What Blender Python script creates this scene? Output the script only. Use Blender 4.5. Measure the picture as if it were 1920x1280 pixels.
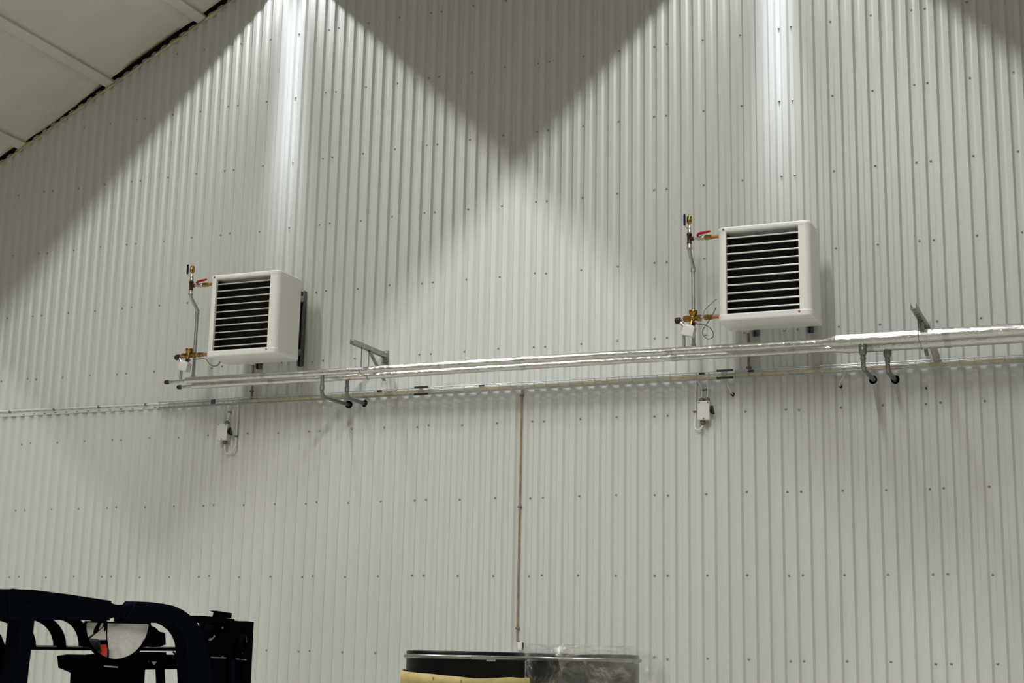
import bpy, bmesh, math, random
from mathutils import Vector, Matrix, noise
for o in list(bpy.data.objects): bpy.data.objects.remove(o, do_unlink=True)
scn = bpy.context.scene
COL = scn.collection
# ------------------------------------------------------------------ camera
CAM = Vector((3.2788, -10.6792, 1.62))
RT = Vector((0.92412097, 0.38158098, 0.01990964)); UP = Vector((0.06147301, -0.19989953, 0.97788611)); FW = Vector((-0.37712267, 0.90246116, 0.20818827))
FPX = 2782.55
cd = bpy.data.cameras.new('camera'); cam = bpy.data.objects.new('camera', cd); COL.objects.link(cam)
cam.matrix_world = Matrix(((RT.x, UP.x, -FW.x, CAM.x), (RT.y, UP.y, -FW.y, CAM.y), (RT.z, UP.z, -FW.z, CAM.z), (0, 0, 0, 1)))
cd.sensor_width = 36; cd.lens = FPX / 1920 * 36; cd.clip_start = .05; cd.clip_end = 100
scn.camera = cam
# ------------------------------------------------------------------ world, exposure
w = bpy.data.worlds.new('hall'); scn.world = w; w.use_nodes = True
w.node_tree.nodes['Background'].inputs[0].default_value = (.6, .62, .6, 1); w.node_tree.nodes['Background'].inputs[1].default_value = 0.05
vs = scn.view_settings; vs.view_transform = 'Standard'; vs.look = 'None'; vs.gamma = 1; vs.use_curve_mapping = False; vs.exposure = -0.16
NEAR_W = 52.0; FAR_W = 120.0; TILT = 33; SPREAD = 98      # watts of one luminaire's wide beam
BEAM_W = 1.75      # watts of the narrow lens beam of the luminaire next to the wall
LIGHT_RGB = (1.0, 1.0, .955); NEAR_RGB = (.93, .965, 1.0); BEAM_RGB = (.84, .89, 1.0)

def at(px, py, Y):
    d = FW + RT * ((px - 960) / FPX) - UP * ((py - 640) / FPX)
    return CAM + d * ((Y - CAM.y) / d.y)
# ------------------------------------------------------------------ materials
def mat(name, col, rough=.5, metal=0, spec=.5, noise_amt=0, noise_scale=8, bump=0, bump_scale=40, coat=0, col2=None, stretch=None, distort=0):
    m = bpy.data.materials.new(name); m.use_nodes = True
    nt = m.node_tree; b = nt.nodes['Principled BSDF']
    b.inputs['Base Color'].default_value = (*col, 1); b.inputs['Roughness'].default_value = rough
    b.inputs['Metallic'].default_value = metal; b.inputs['Specular IOR Level'].default_value = spec
    b.inputs['Coat Weight'].default_value = coat
    if noise_amt or col2 or bump:
        tc = nt.nodes.new('ShaderNodeTexCoord'); mp = nt.nodes.new('ShaderNodeMapping')
        nt.links.new(tc.outputs['Object'], mp.inputs[0])
        if stretch: mp.inputs['Scale'].default_value = stretch
    if noise_amt or col2:
        n = nt.nodes.new('ShaderNodeTexNoise'); n.inputs['Scale'].default_value = noise_scale; n.inputs['Detail'].default_value = 4; n.inputs['Distortion'].default_value = distort
        nt.links.new(mp.outputs[0], n.inputs[0])
        r = nt.nodes.new('ShaderNodeValToRGB'); r.color_ramp.elements[0].position = .3; r.color_ramp.elements[1].position = .7
        c2 = col2 or tuple(max(0, c * (1 - noise_amt)) for c in col)
        r.color_ramp.elements[0].color = (*c2, 1); r.color_ramp.elements[1].color = (*col, 1)
        nt.links.new(n.outputs[0], r.inputs[0]); nt.links.new(r.outputs[0], b.inputs['Base Color'])
    if bump:
        n2 = nt.nodes.new('ShaderNodeTexNoise'); n2.inputs['Scale'].default_value = bump_scale; n2.inputs['Detail'].default_value = 5
        nt.links.new(mp.outputs[0], n2.inputs[0])
        bp = nt.nodes.new('ShaderNodeBump'); bp.inputs['Strength'].default_value = bump; bp.inputs['Distance'].default_value = .01
        nt.links.new(n2.outputs[0], bp.inputs['Height']); nt.links.new(bp.outputs[0], b.inputs['Normal'])
    return m
M = {}
M['sheet'] = mat('painted_steel_sheet', (.60, .605, .57), .38, spec=.5, noise_amt=.035, noise_scale=1.5, stretch=(1, 1, .25))
M['core'] = mat('dark_wall_core', (.05, .045, .04), .9)
M['wallplain'] = mat('plain_painted_wall', (.62, .62, .58), .7)
M['floor'] = mat('concrete_floor', (.66, .63, .56), .6, noise_amt=.2, noise_scale=2)
M['insul'] = mat('insulation_fabric', (.60, .585, .50), .85, spec=.2, noise_amt=.10, noise_scale=2.5, bump=.5, bump_scale=9)
M['void'] = mat('dark_brown_void', (.06, .045, .028), .95)
M['foam'] = mat('yellowed_foam', (.55, .47, .30), .9, noise_amt=.35, noise_scale=14)
M['screw'] = mat('screw_head_steel', (.30, .30, .29), .4, metal=.6)
M['heater'] = mat('white_powder_coat', (.87, .855, .82), .32, spec=.5)
M['louvre'] = mat('louvre_aluminium', (.78, .78, .74), .35, metal=.35)
M['coil'] = mat('dark_coil', (.012, .011, .010), .7, spec=.2)
M['badge'] = mat('red_badge', (.36, .10, .08), .5)
M['galv'] = mat('galvanised_steel', (.52, .54, .55), .32, metal=.9, noise_amt=.25, noise_scale=30)
M['strut'] = mat('dull_strut_steel', (.20, .21, .22), .45, metal=.8, noise_amt=.3, noise_scale=20)
M['bracket'] = mat('bracket_steel', (.38, .38, .36), .42, metal=.75, noise_amt=.35, noise_scale=25)
M['grip'] = mat('branch_pipe_steel', (.24, .26, .25), .38, metal=.75, noise_amt=.2, noise_scale=30)
M['foil'] = mat('aluminium_foil_wrap', (.63, .615, .595), .24, metal=1, bump=.55, bump_scale=30, stretch=(1, 2, 2))
M['foilseam'] = mat('foil_tape', (.50, .49, .47), .3, metal=1)
M['brass'] = mat('brass', (.48, .29, .075), .24, metal=1, noise_amt=.45, noise_scale=45)
M['copper'] = mat('copper', (.50, .22, .10), .4, metal=.8)
M['bronze'] = mat('dark_bronze', (.045, .022, .012), .4, metal=.3, spec=.3)
M['nickel'] = mat('nickel', (.55, .52, .46), .3, metal=.9)
M['red'] = mat('red_lever', (.36, .012, .010), .4, spec=.3)
M['blue'] = mat('dark_blue_lever', (.006, .007, .022), .5, spec=.15)
M['white_pl'] = mat('white_plastic', (.70, .695, .64), .5)
M['box_pl'] = mat('warm_grey_plastic', (.62, .60, .55), .5)
M['grey_pl'] = mat('grey_plastic', (.13, .13, .125), .55)
M['black'] = mat('black_plastic', (.012, .012, .012), .5)
M['rubber'] = mat('black_rubber', (.008, .008, .008), .7)
M['tan'] = mat('tan_cable', (.76, .64, .42), .5, noise_amt=.2, noise_scale=6)
M['rust'] = mat('brown_conduit', (.34, .25, .15), .6, noise_amt=.5, noise_scale=5, stretch=(1, 1, 3))
M['whitec'] = mat('white_cable', (.68, .68, .65), .45)
M['greyc'] = mat('grey_cable', (.30, .30, .29), .5)
M['green'] = mat('dark_green_clip', (.012, .05, .045), .5)
M['navy'] = mat('navy_black_paint', (.0035, .005, .009), .55, spec=.0)
M['bar'] = mat('black_bar_paint', (.002, .0022, .004), .6, spec=.0)
M['redpaint'] = mat('red_bonnet_paint', (.55, .03, .02), .35)
M['mirror'] = mat('mirror_chrome', (.50, .50, .50), .05, metal=1)
M['drum'] = mat('black_drum_paint', (.003, .003, .0035), .35, spec=.2)
M['drumgrey'] = mat('dark_grey_drum_paint', (.035, .036, .035), .18, spec=.6)
M['ring'] = mat('dull_ring_steel', (.34, .34, .33), .33, metal=.9)
M['paper'] = mat('yellow_wrap', (.62, .50, .20), .6, noise_amt=.25, noise_scale=5, bump=.4, bump_scale=9)
M['mark'] = mat('pale_mark', (.5, .5, .5), .6)
M['lamp_h'] = mat('luminaire_housing', (.06, .06, .06), .8, spec=.1)
M['tyre'] = mat('tyre_rubber', (.015, .015, .015), .8)
M['timber'] = mat('plain_concrete_block', (.35, .34, .32), .8)
# stretch film: mostly clear, with glossy creases
m = bpy.data.materials.new('clear_stretch_film'); m.use_nodes = True; nt = m.node_tree
for n in list(nt.nodes): nt.nodes.remove(n)
out = nt.nodes.new('ShaderNodeOutputMaterial'); mx = nt.nodes.new('ShaderNodeMixShader'); tr = nt.nodes.new('ShaderNodeBsdfTransparent'); gl = nt.nodes.new('ShaderNodeBsdfPrincipled')
gl.inputs['Base Color'].default_value = (.92, .92, .90, 1); gl.inputs['Metallic'].default_value = .85; gl.inputs['Roughness'].default_value = .14; gl.inputs['Specular IOR Level'].default_value = .9
tc = nt.nodes.new('ShaderNodeTexCoord'); mpf = nt.nodes.new('ShaderNodeMapping'); mpf.inputs['Rotation'].default_value = (.3, .7, .4); mpf.inputs['Scale'].default_value = (2.6, .8, 1.8); n1 = nt.nodes.new('ShaderNodeTexNoise'); n1.inputs['Scale'].default_value = 3.2; n1.inputs['Distortion'].default_value = .5; n1.inputs['Detail'].default_value = 6
rp = nt.nodes.new('ShaderNodeValToRGB'); el = rp.color_ramp.elements
el[0].position = .46; el[0].color = (.12, .12, .12, 1); el[1].position = .62; el[1].color = (.32, .32, .32, 1); e_ = el.new(.5); e_.color = (.20, .20, .20, 1)
bp = nt.nodes.new('ShaderNodeBump'); bp.inputs['Strength'].default_value = 1; bp.inputs['Distance'].default_value = .05
nt.links.new(tc.outputs['Object'], mpf.inputs[0]); nt.links.new(mpf.outputs[0], n1.inputs[0]); nt.links.new(n1.outputs[0], rp.inputs[0]); nt.links.new(rp.outputs[0], mx.inputs[0]); nt.links.new(n1.outputs[0], bp.inputs['Height']); nt.links.new(bp.outputs[0], gl.inputs['Normal'])
nt.links.new(tr.outputs[0], mx.inputs[1]); nt.links.new(gl.outputs[0], mx.inputs[2]); nt.links.new(mx.outputs[0], out.inputs[0]); M['film'] = m

# ------------------------------------------------------------------ mesh helpers
def V(*a): return Vector(a)
class MB:
    def __init__(s): s.v = []; s.f = []; s.sm = []
    def add(s, vs, fs, smooth=False):
        o = len(s.v); s.v += [tuple(p) for p in vs]; s.f += [[i + o for i in f] for f in fs]; s.sm += [smooth] * len(fs); return s
    def box(s, c, size, rot=None):
        hx, hy, hz = (k / 2 for k in size); c = Vector(c)
        ps = [Vector((x, y, z)) for x in (-hx, hx) for y in (-hy, hy) for z in (-hz, hz)]
        if rot: ps = [rot @ p for p in ps]
        return s.add([c + p for p in ps], [(0, 1, 3, 2), (4, 6, 7, 5), (0, 4, 5, 1), (2, 3, 7, 6), (0, 2, 6, 4), (1, 5, 7, 3)])
    def cbox(s, c, size, b, rot=None):     # box with chamfered edges
        bm = bmesh.new(); bmesh.ops.create_cube(bm, size=1); bmesh.ops.scale(bm, vec=size, verts=bm.verts)
        bmesh.ops.bevel(bm, geom=list(bm.edges), offset=b, segments=2, affect='EDGES', profile=.6)
        bm.verts.index_update(); c = Vector(c)
        vs = [c + ((rot @ v.co) if rot else v.co) for v in bm.verts]; fs = [[v.index for v in f.verts] for f in bm.faces]; bm.free()
        return s.add(vs, fs, False)
    def prism(s, poly, h, fn):             # poly: 2-D outline, fn(a, b, t) -> point, t in (0, h)
        n = len(poly); vs = [fn(a, b, 0) for a, b in poly] + [fn(a, b, h) for a, b in poly]
        return s.add(vs, [list(range(n))[::-1], list(range(n, 2 * n))] + [(i, (i + 1) % n, (i + 1) % n + n, i + n) for i in range(n)])
    def tube(s, path, rad, seg=10, cap=True, fillet=0, steps=5):
        pts = [Vector(p) for p in path]
        if fillet:
            q = [pts[0]]
            for i in range(1, len(pts) - 1):
                a, b, c = pts[i - 1], pts[i], pts[i + 1]; r = min(fillet, (a - b).length * .48, (c - b).length * .48)
                p0 = b + (a - b).normalized() * r; p2 = b + (c - b).normalized() * r
                for k in range(steps + 1):
                    t = k / steps; q.append(p0 * (1 - t) ** 2 + b * 2 * t * (1 - t) + p2 * t * t)
            q.append(pts[-1]); pts = q
        rads = rad if isinstance(rad, (list, tuple)) else [rad] * len(pts)
        n = len(pts); T = [((pts[min(i + 1, n - 1)] - pts[max(i - 1, 0)])).normalized() for i in range(n)]
        ref = V(0, 0, 1) if abs(T[0].z) < .9 else V(1, 0, 0); U = T[0].cross(ref).normalized(); vs = []
        for i in range(n):
            U = (U - T[i] * U.dot(T[i])).normalized(); W2 = T[i].cross(U)
            for k in range(seg):
                a = 2 * math.pi * k / seg; vs.append(pts[i] + (U * math.cos(a) + W2 * math.sin(a)) * rads[i])
        fs = [(i * seg + k, i * seg + (k + 1) % seg, (i + 1) * seg + (k + 1) % seg, (i + 1) * seg + k) for i in range(n - 1) for k in range(seg)]
        s.add(vs, fs, True)
        if cap: s.add(vs[:seg], [list(range(seg))[::-1]]); s.add(vs[-seg:], [list(range(seg))])
        return s
    def cyl(s, a, b, r, seg=16, r2=None): return s.tube([a, b], [r, r if r2 is None else r2], seg)
    def lathe(s, prof, org, axis=(0, 0, 1), seg=24):   # prof: (radius, height) list
        ax = Vector(axis).normalized(); ref = V(0, 0, 1) if abs(ax.z) < .9 else V(1, 0, 0); U = ax.cross(ref).normalized(); W2 = ax.cross(U); org = Vector(org); n = len(prof)
        vs = [org + ax * h + (U * math.cos(2 * math.pi * k / seg) + W2 * math.sin(2 * math.pi * k / seg)) * max(r, 1e-4) for r, h in prof for k in range(seg)]
        return s.add(vs, [(i * seg + k, i * seg + (k + 1) % seg, (i + 1) * seg + (k + 1) % seg, (i + 1) * seg + k) for i in range(n - 1) for k in range(seg)], True)
    def hexnut(s, a, b, r): return s.tube([a, b], r, 6)
    def mesh(s, name):
        me = bpy.data.meshes.new(name); me.from_pydata(s.v, [], s.f); me.update()
        bm = bmesh.new(); bm.from_mesh(me); bmesh.ops.recalc_face_normals(bm, faces=bm.faces); bm.to_mesh(me); bm.free()
        me.polygons.foreach_set('use_smooth', s.sm)
        return me
    def build(s, name, m, parent=None, loc=None, kind=None, label=None):
        me = s.mesh(name); me.materials.append(M[m]); return put(name, me, parent, loc, kind, label)
def put(name, me, parent=None, loc=None, kind=None, label=None):
    o = bpy.data.objects.new(name, me); COL.objects.link(o)
    if parent:
        o.parent = parent
        if loc is None: o.location = -root_loc(parent)
        else: o.location = loc
    elif loc is not None: o.location = loc
    if kind: o['kind'] = kind
    if label: o['label'] = label
    return o
def root_loc(p):
    l = Vector(p.location)
    while p.parent: p = p.parent; l += Vector(p.location)
    return l
def tag(o, label, cat, group=None):
    o['label'] = label; o['category'] = cat
    if group: o['group'] = group
    return o
def thing(name, loc, label, cat, group=None):
    o = bpy.data.objects.new(name, None); COL.objects.link(o); o.location = loc; o.empty_display_size = .1
    return tag(o, label, cat, group)
random.seed(7)
# ------------------------------------------------------------------ the hall
FLOOR = -.2; RIDGE = -1.18; YB = -17.0; XL, XR = -9.6, 7.24
def roof(x): return 6.155 + .51 * ((x if x < RIDGE else 2 * RIDGE - x) + 6.565)
def struct(o): o['kind'] = 'structure'; return o
g = [(XL, FLOOR), (XR, FLOOR), (XR, roof(XR) + .3), (RIDGE, roof(RIDGE) + .3), (XL, roof(XL) + .3)]
wall_back = struct(MB().prism(g, .12, lambda a, b, t: (a, .09 + t, b)).build('wall_back', 'core'))
wall_back['label'] = 'gable wall clad in pale grey vertical ribbed steel sheets'
# ribbed cladding sheets, one metre each, ten ribs to a sheet
DEP, VW, SL = .018, .030, .016
def sheet_profile(x0):
    pts = []
    for k in range(10):
        c = x0 + .05 + k * .1          # valley centre
        if k == 0: pts.append((x0 - .004, -DEP))
        pts += [(c - VW / 2 - SL, -DEP), (c - VW / 2, 0), (c + VW / 2, 0), (c + VW / 2 + SL, -DEP)]
    pts.append((x0 + 1.002, -DEP)); return pts
holes = [(-2.632, 3.640), (-2.483, 3.642), (1.638, 3.622), (1.795, 3.617)]
SCREW_Z = [2.236 + .598 * k for k in range(-3, 11)]
for k in range(-10, 8):
    x0 = k + .044 ; dy = -.0008 * (k % 2)
    if x0 < XL - .5 or x0 > XR - .3: continue
    pr = sheet_profile(x0); n = len(pr); mb = MB()
    top = lambda x: roof(x) + .03
    vs = []
    for yo in (0, .0012): vs += [(x, y + yo + dy, FLOOR) for x, y in pr] + [(x, y + yo + dy, top(x)) for x, y in pr]
    fs = []
    for i in range(n - 1):
        fs += [(i, i + 1, n + i + 1, n + i), (2 * n + i + 1, 2 * n + i, 3 * n + i, 3 * n + i + 1), (i + 1, i, 2 * n + i, 2 * n + i + 1), (n + i, n + i + 1, 3 * n + i + 1, 3 * n + i)]
    fs += [(0, n, 3 * n, 2 * n), (n - 1, 3 * n - 1, 4 * n - 1, 2 * n - 1)]
    mb.add(vs, fs)
    sh = mb.build('cladding_sheet', 'sheet', wall_back, loc=(0, 0, 0))
    hs = [h for h in holes if x0 < h[0] < x0 + 1]
    if hs:
        cut = MB()
        for hx, hz in hs: cut.cyl((hx, -.06, hz), (hx, .06, hz), .031, 28)
        co = cut.build('cutter', 'core'); md = sh.modifiers.new('holes', 'BOOLEAN'); md.object = co; md.operation = 'DIFFERENCE'; md.solver = 'EXACT'
        bpy.context.view_layer.update(); dg = bpy.context.evaluated_depsgraph_get()
        me = bpy.data.meshes.new_from_object(sh.evaluated_get(dg)); sh.modifiers.clear(); sh.data = me
        bpy.data.objects.remove(co, do_unlink=True)
    # screw heads: pairs at the lap, then every third valley
    sc = MB()
    for z in SCREW_Z:
        for j in (0, 3, 6, 9):
            x = x0 + .056 + j * .1 + random.uniform(-.004, .004); zz = z + random.uniform(-.006, .006)
            if zz > roof(x) - .1: continue
            sc.lathe([(.0092, 0), (.0092, .0016), (.0062, .0022), (.0058, .0062), (.0, .0066)], (x, dy, zz), (0, -1, 0), 7)
    sc.build('screw_heads', 'screw', sh, loc=(0, 0, 0), kind='stuff')
struct(MB().box(((XL + XR) / 2, YB / 2, FLOOR - .1), (XR - XL + .4, -YB + .4, .2)).build('floor', 'floor'))
struct(MB().box((XL - .1, YB / 2, (FLOOR + roof(XL)) / 2 + .1), (.2, -YB, roof(XL) - FLOOR + .4)).build('wall_left', 'wallplain'))
struct(MB().box((XR + .1, YB / 2, (FLOOR + roof(XR)) / 2 + .1), (.2, -YB, roof(XR) - FLOOR + .4)).build('wall_right', 'wallplain'))
struct(MB().prism(g, .2, lambda a, b, t: (a, YB - t, b)).build('wall_front', 'wallplain'))
# ceiling: dark deck above, insulation panels below with battens over the joints
deck = MB()
for xa, xb in ((XL - .2, RIDGE), (RIDGE, XR + .2)):
    deck.add([(x, y, roof(x) + z) for x in (xa, xb) for y in (.2, YB - .2) for z in (.14, .24)], [(0, 1, 3, 2), (4, 6, 7, 5), (0, 4, 5, 1), (2, 3, 7, 6), (0, 2, 6, 4), (1, 5, 7, 3)])
ceiling = struct(deck.build('ceiling', 'void'))
ceiling['label'] = 'sloping ceiling lined with cream insulation panels'
BP = .9755; bx = [-5.32 + BP * k for k in range(-4, 5)]
bx_all = [x for x in bx if x < RIDGE - .1] + [2 * RIDGE - x for x in bx if x < RIDGE - .1]
sl = math.atan(.51)
def panel(x0, x1, gap):
    nx, ny = 8, 40; vs = []; fs = []
    sgn = 1 if x0 < RIDGE else -1
    for layer in (0, 1):
        for j in range(ny + 1):
            t = j / ny; y = -gap(0) + (YB + .05) * (t ** 1.8) if j else None
            for i in range(nx + 1):
                x = x0 + (x1 - x0) * i / nx
                yy = -gap(i / nx) if j == 0 else y
                puff = math.sin(math.pi * i / nx) ** .5 * .012 * min(1, j / 3) + .006 * noise.noise((x * 3, yy * 3, 0))
                vs.append((x, yy, roof(x) + (.03 - puff if layer == 0 else .10)))
    row = nx + 1; L = row * (ny + 1)
    for j in range(ny):
        for i in range(nx):
            a = j * row + i; fs.append((a, a + 1, a + row + 1, a + row)); fs.append((L + a + 1, L + a, L + a + row, L + a + row + 1))
    for i in range(nx): fs.append((i + 1, i, L + i, L + i + 1)); a = ny * row + i; fs.append((a, a + 1, L + a + 1, L + a))
    for j in range(ny):
        a = j * row; fs.append((a, a + row, L + a + row, L + a)); a += nx; fs.append((a + row, a, L + a, L + a + row))
    MB().add(vs, fs, True).build('insulation_panel', 'insul', ceiling, loc=(0, 0, 0))
edges = sorted(bx_all + [RIDGE, XL - .05, XR + .05])
gaps = {0: lambda t: .02, 1: lambda t: .02}
for a, b in zip(edges[:-1], edges[1:]):
    if b - a < .05: continue
    c = (a + b) / 2
    if -6.3 < c < -5.4: gf = lambda t: .03 + (.045 if t > .66 else .0) + .012 * math.sin(t * 14) + .02 * max(0, .25 - t)
    elif -5.3 < c < -4.4: gf = lambda t: .055 + .06 * math.sin(math.pi * min(1, t * 1.05)) ** .5
    elif c < -6.3: gf = lambda t: .05 + .03 * math.sin(t * 9)
    else: gf = lambda t: .05 + .03 * math.sin(t * 7)
    panel(a + .004, b - .004, gf)
for x in bx_all:
    s = 1 if x < RIDGE else -1; dx = .05 * math.cos(sl)
    pts = [(-.055, 0), (.055, 0), (.047, -.022), (-.047, -.022)]
    up = V(-math.sin(sl) * s, 0, math.cos(sl)); al = V(math.cos(sl), 0, math.sin(sl) * s); o0 = V(x, 0, roof(x) + .03)
    bt = MB(); N = 30; path = [(-.022 + (YB + .1) * (i / N) ** 1.7) for i in range(N + 1)]; vs = []
    for y in path:
        for a, b in pts: vs.append(o0 + al * (a + .004 * noise.noise((y * 4, x, a * 9))) + up * b + V(0, y, 0))
    fs = [(i * 4 + k, i * 4 + (k + 1) % 4, i * 4 + 4 + (k + 1) % 4, i * 4 + 4 + k) for i in range(N) for k in range(4)] + [(0, 1, 2, 3), tuple(N * 4 + k for k in range(4))]
    bt.add(vs, fs, False).build('joint_batten', 'insul', ceiling, loc=(0, 0, 0))
# ragged foam along the top of the cladding
fm = MB(); vs = []; N = 160
for i in range(N + 1):
    x = XL + (RIDGE - XL) * i / N; z = roof(x) - .012 + .010 * noise.noise((x * 6, 0, 0)); r = .012 + .014 * noise.noise((x * 7, 3, 0))
    vs.append((x, -.020 - abs(r) * .3, z, max(.006, r)))
fm.tube([v[:3] for v in vs], [v[3] for v in vs], 7)
struct(fm.build('trim_1', 'foam'))['label'] = 'ragged yellowed foam strip along the sloping wall top'
# ------------------------------------------------------------------ linear luminaires in rows running away from the gable wall, plus an added fill row
def luminaire(x, z, y0, ln, first, pw, fk_):
    t = thing('linear_luminaire', (x, y0 - ln / 2, z), 'long black louvred linear luminaire hung under the sloping ceiling', 'lamp', 'linear luminaires in rows under the ceiling')
    hw, dp, th = .165, .155, .006; L = ln / 2
    h = MB().box((0, 0, .03), (2 * hw, ln, .03))
    for s in (-1, 1): h.box((s * hw, 0, -dp / 2 + .02), (th, ln, dp + .04))
    for s in (-1, 1):
        if not (first and s == 1): h.box((0, s * L, -dp / 2 + .02), (2 * hw, th, dp + .04))
    h.build('housing', 'lamp_h', t, loc=(0, 0, 0))
    for s in (-1, 1):
        top = roof(x) + .16 - z
        MB().cyl((0, s * L * .8, .045), (0, s * L * .8, top), .006, 8).build('suspension_rod', 'galv', t, loc=(0, 0, 0))
    for sd in ((-1, 1) if first else (0,)):        # next to the wall: two lens strips turned outwards (batwing beam); further in: one plain strip
        ld = bpy.data.lights.new('strip', 'AREA'); ld.shape = 'RECTANGLE'; ld.size = .02 if sd else .03; ld.size_y = ln * .985; ld.energy = pw * (NEAR_W if sd else FAR_W * fk_); ld.color = NEAR_RGB if sd else LIGHT_RGB
        if sd: ld.spread = math.radians(SPREAD)
        lo = bpy.data.objects.new('light_strip', ld); COL.objects.link(lo); lo.parent = t; lo.location = (0, 0, .008); lo.rotation_euler = (0, math.radians(-TILT * sd), 0)
    if first:
        ld = bpy.data.lights.new('lens', 'AREA'); ld.shape = 'RECTANGLE'; ld.size = .22; ld.size_y = .40; ld.energy = BEAM_W if pw > .5 else .3; ld.color = BEAM_RGB; ld.spread = math.radians(13)
        lo = bpy.data.objects.new('lens_beam', ld); COL.objects.link(lo); lo.parent = t; lo.location = (0, L - .22, -.03); lo.rotation_euler = (math.radians(11), 0, 0)
for x, z, pw in ((-7.6, 5.50, .42), (-3.35, 7.66, .95), (.99, 7.66, 1.05), (5.24, 5.50, .35)):  # rightmost row is added, unseen, to raise the fill bounced off the floor
    for k in range(1 if x > 4 else 0, 4): luminaire(x, z, -.06 - k * 3.9, 3.7, k == 0, pw, (1, 1.9, .55, .4)[k])
# ------------------------------------------------------------------ fan heaters
def heater(x0, z0, label, strut_top):
    Wd, Dp, Ht = .664, .348, .69; yb = -.30; yf = yb - Dp
    t = thing('fan_heater', (x0 + Wd / 2, yb - Dp / 2, z0), label, 'heater', 'fan heaters on the gable wall')
    rc = .045; th = .012
    oa, ob = .062, Wd - .082            # opening in the front
    def arc(cx, cy, r, a0, a1, n=6): return [(cx + r * math.cos(math.radians(a0 + (a1 - a0) * i / n)), cy + r * math.sin(math.radians(a0 + (a1 - a0) * i / n))) for i in range(n + 1)]
    outer = [(oa, yf)] + arc(rc, yf + rc, rc, 270, 180) + [(0, yb), (Wd, yb)] + arc(Wd - rc, yf + rc, rc, 0, -90) + [(ob, yf)]
    inner = [(ob, yf + .03), (Wd - rc, yf + .03), (Wd - th, yf + rc + .02), (Wd - th, yb - th), (th, yb - th), (th, yf + rc + .02), (rc, yf + .03), (oa, yf + .03)]
    MB().prism(outer + inner, Ht - .075, lambda a, b, h: (x0 + a, b, z0 + .045 + h)).build('casing', 'heater', t)
    def cap(z, h, grow, name):
        r2 = rc + grow; o = arc(rc, yf + rc, r2, 270, 180) + [(-grow, yb), (Wd + grow, yb)] + arc(Wd - rc, yf + rc, r2, 0, -90)
        n = len(o); mb = MB(); cx, cy = Wd / 2, (yf + yb) / 2
        rings = [(0, .010), (.004, .003), (.011, 0), (h - .011, 0), (h - .004, .003), (h, .010)]; vs = []
        for hz, ins in rings:
            for a, b in o:
                vs.append((x0 + a + (ins if a < cx else -ins), b + (ins if b < cy else 0), z + hz))
        fs = [(i * n + k, i * n + (k + 1) % n, (i + 1) * n + (k + 1) % n, (i + 1) * n + k) for i in range(len(rings) - 1) for k in range(n)]
        fs += [tuple(range(n))[::-1], tuple((len(rings) - 1) * n + k for k in range(n))]
        mb.add(vs, fs); return mb.build(name, 'heater', t)
    cap(z0 + Ht - .036, .036, .004, 'top_cap'); cap(z0, .052, .004, 'bottom_cap')
    MB().box((x0 + Wd / 2, yf + .13, z0 + Ht / 2), (Wd - .04, .02, Ht - .1)).build('heating_coil', 'coil', t)
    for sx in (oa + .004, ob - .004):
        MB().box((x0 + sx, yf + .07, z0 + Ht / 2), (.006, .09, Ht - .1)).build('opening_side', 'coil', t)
    zb, zt = z0 + .052, z0 + Ht - .036; n = 10; p = (zt - zb) / (n + .35); rnd = random.Random(x0)
    lm = None
    for i in range(n):
        tilt = math.radians(13 + rnd.uniform(-4, 5) + (6 if x0 > 0 else 0))
        lz = zb + p * (i + .72)
        if lm is None or True:
            c, s_ = math.cos(tilt), math.sin(tilt); L2, T2 = .030, (.0052 if x0 > 0 else .0042)
            q = []
            for a, b in ((-L2, -T2 * .35), (-L2 + .004, -T2), (0, -T2), (L2, -T2 * .4), (L2, T2 * .4), (0, T2), (-L2 + .004, T2), (-L2, T2 * .35)):
                q.append((a * c - b * s_, a * s_ + b * c))
            lm = MB().prism(q, ob - oa - .006, lambda a, b, h: (oa + .003 + h, a, b)).mesh('louvre'); lm.materials.append(M['louvre'])
        put('louvre', lm, t, Vector((x0, yf + .040, lz)) - t.location)
    for bx_, bz in ((.045, Ht - .018), (Wd - .085, .032)):
        MB().lathe([(.0, .0035), (.007, .003), (.009, 0)], (x0 + bx_, yf - .0035, z0 + bz), (0, -1, 0), 14).build('badge', 'badge', t, label='small red badge')
    # struts on the wall and the arms that carry the casing
    for sx in (Wd / 2 - .203, Wd / 2 + .203):
        X = x0 + sx; za, zb2 = z0 + .012, z0 + strut_top
        u = MB(); u.box((X, -.021, (za + zb2) / 2), (.041, .003, zb2 - za))
        for s in (-1, 1): u.box((X + s * .019, -.040, (za + zb2) / 2), (.003, .041, zb2 - za)); u.box((X + s * .015, -.0595, (za + zb2) / 2), (.009, .003, zb2 - za))
        st = u.build('wall_strut', 'strut', t)
        for q in range(5): MB().box((X, -.024, za + .09 + q * (zb2 - za - .15) / 4), (.014, .0045, .045)).build('slot', 'black', st)
        for zz in (z0 + .10, z0 + Ht - .13):
            MB().box((X, -.18, zz), (.034, .25, .006)).box((X, -.064, zz + .025), (.034, .006, .056)).box((X - .014, -.18, zz + .012), (.006, .25, .03)).build('mounting_arm', 'bracket', t)
    return t
heater(-3.632, 3.972, 'white louvred fan heater on the left, with a dark wall strut showing on its right', .66)
heater(.668, 3.980, 'white louvred fan heater on the right, with widely open pale louvres', .56)
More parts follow.
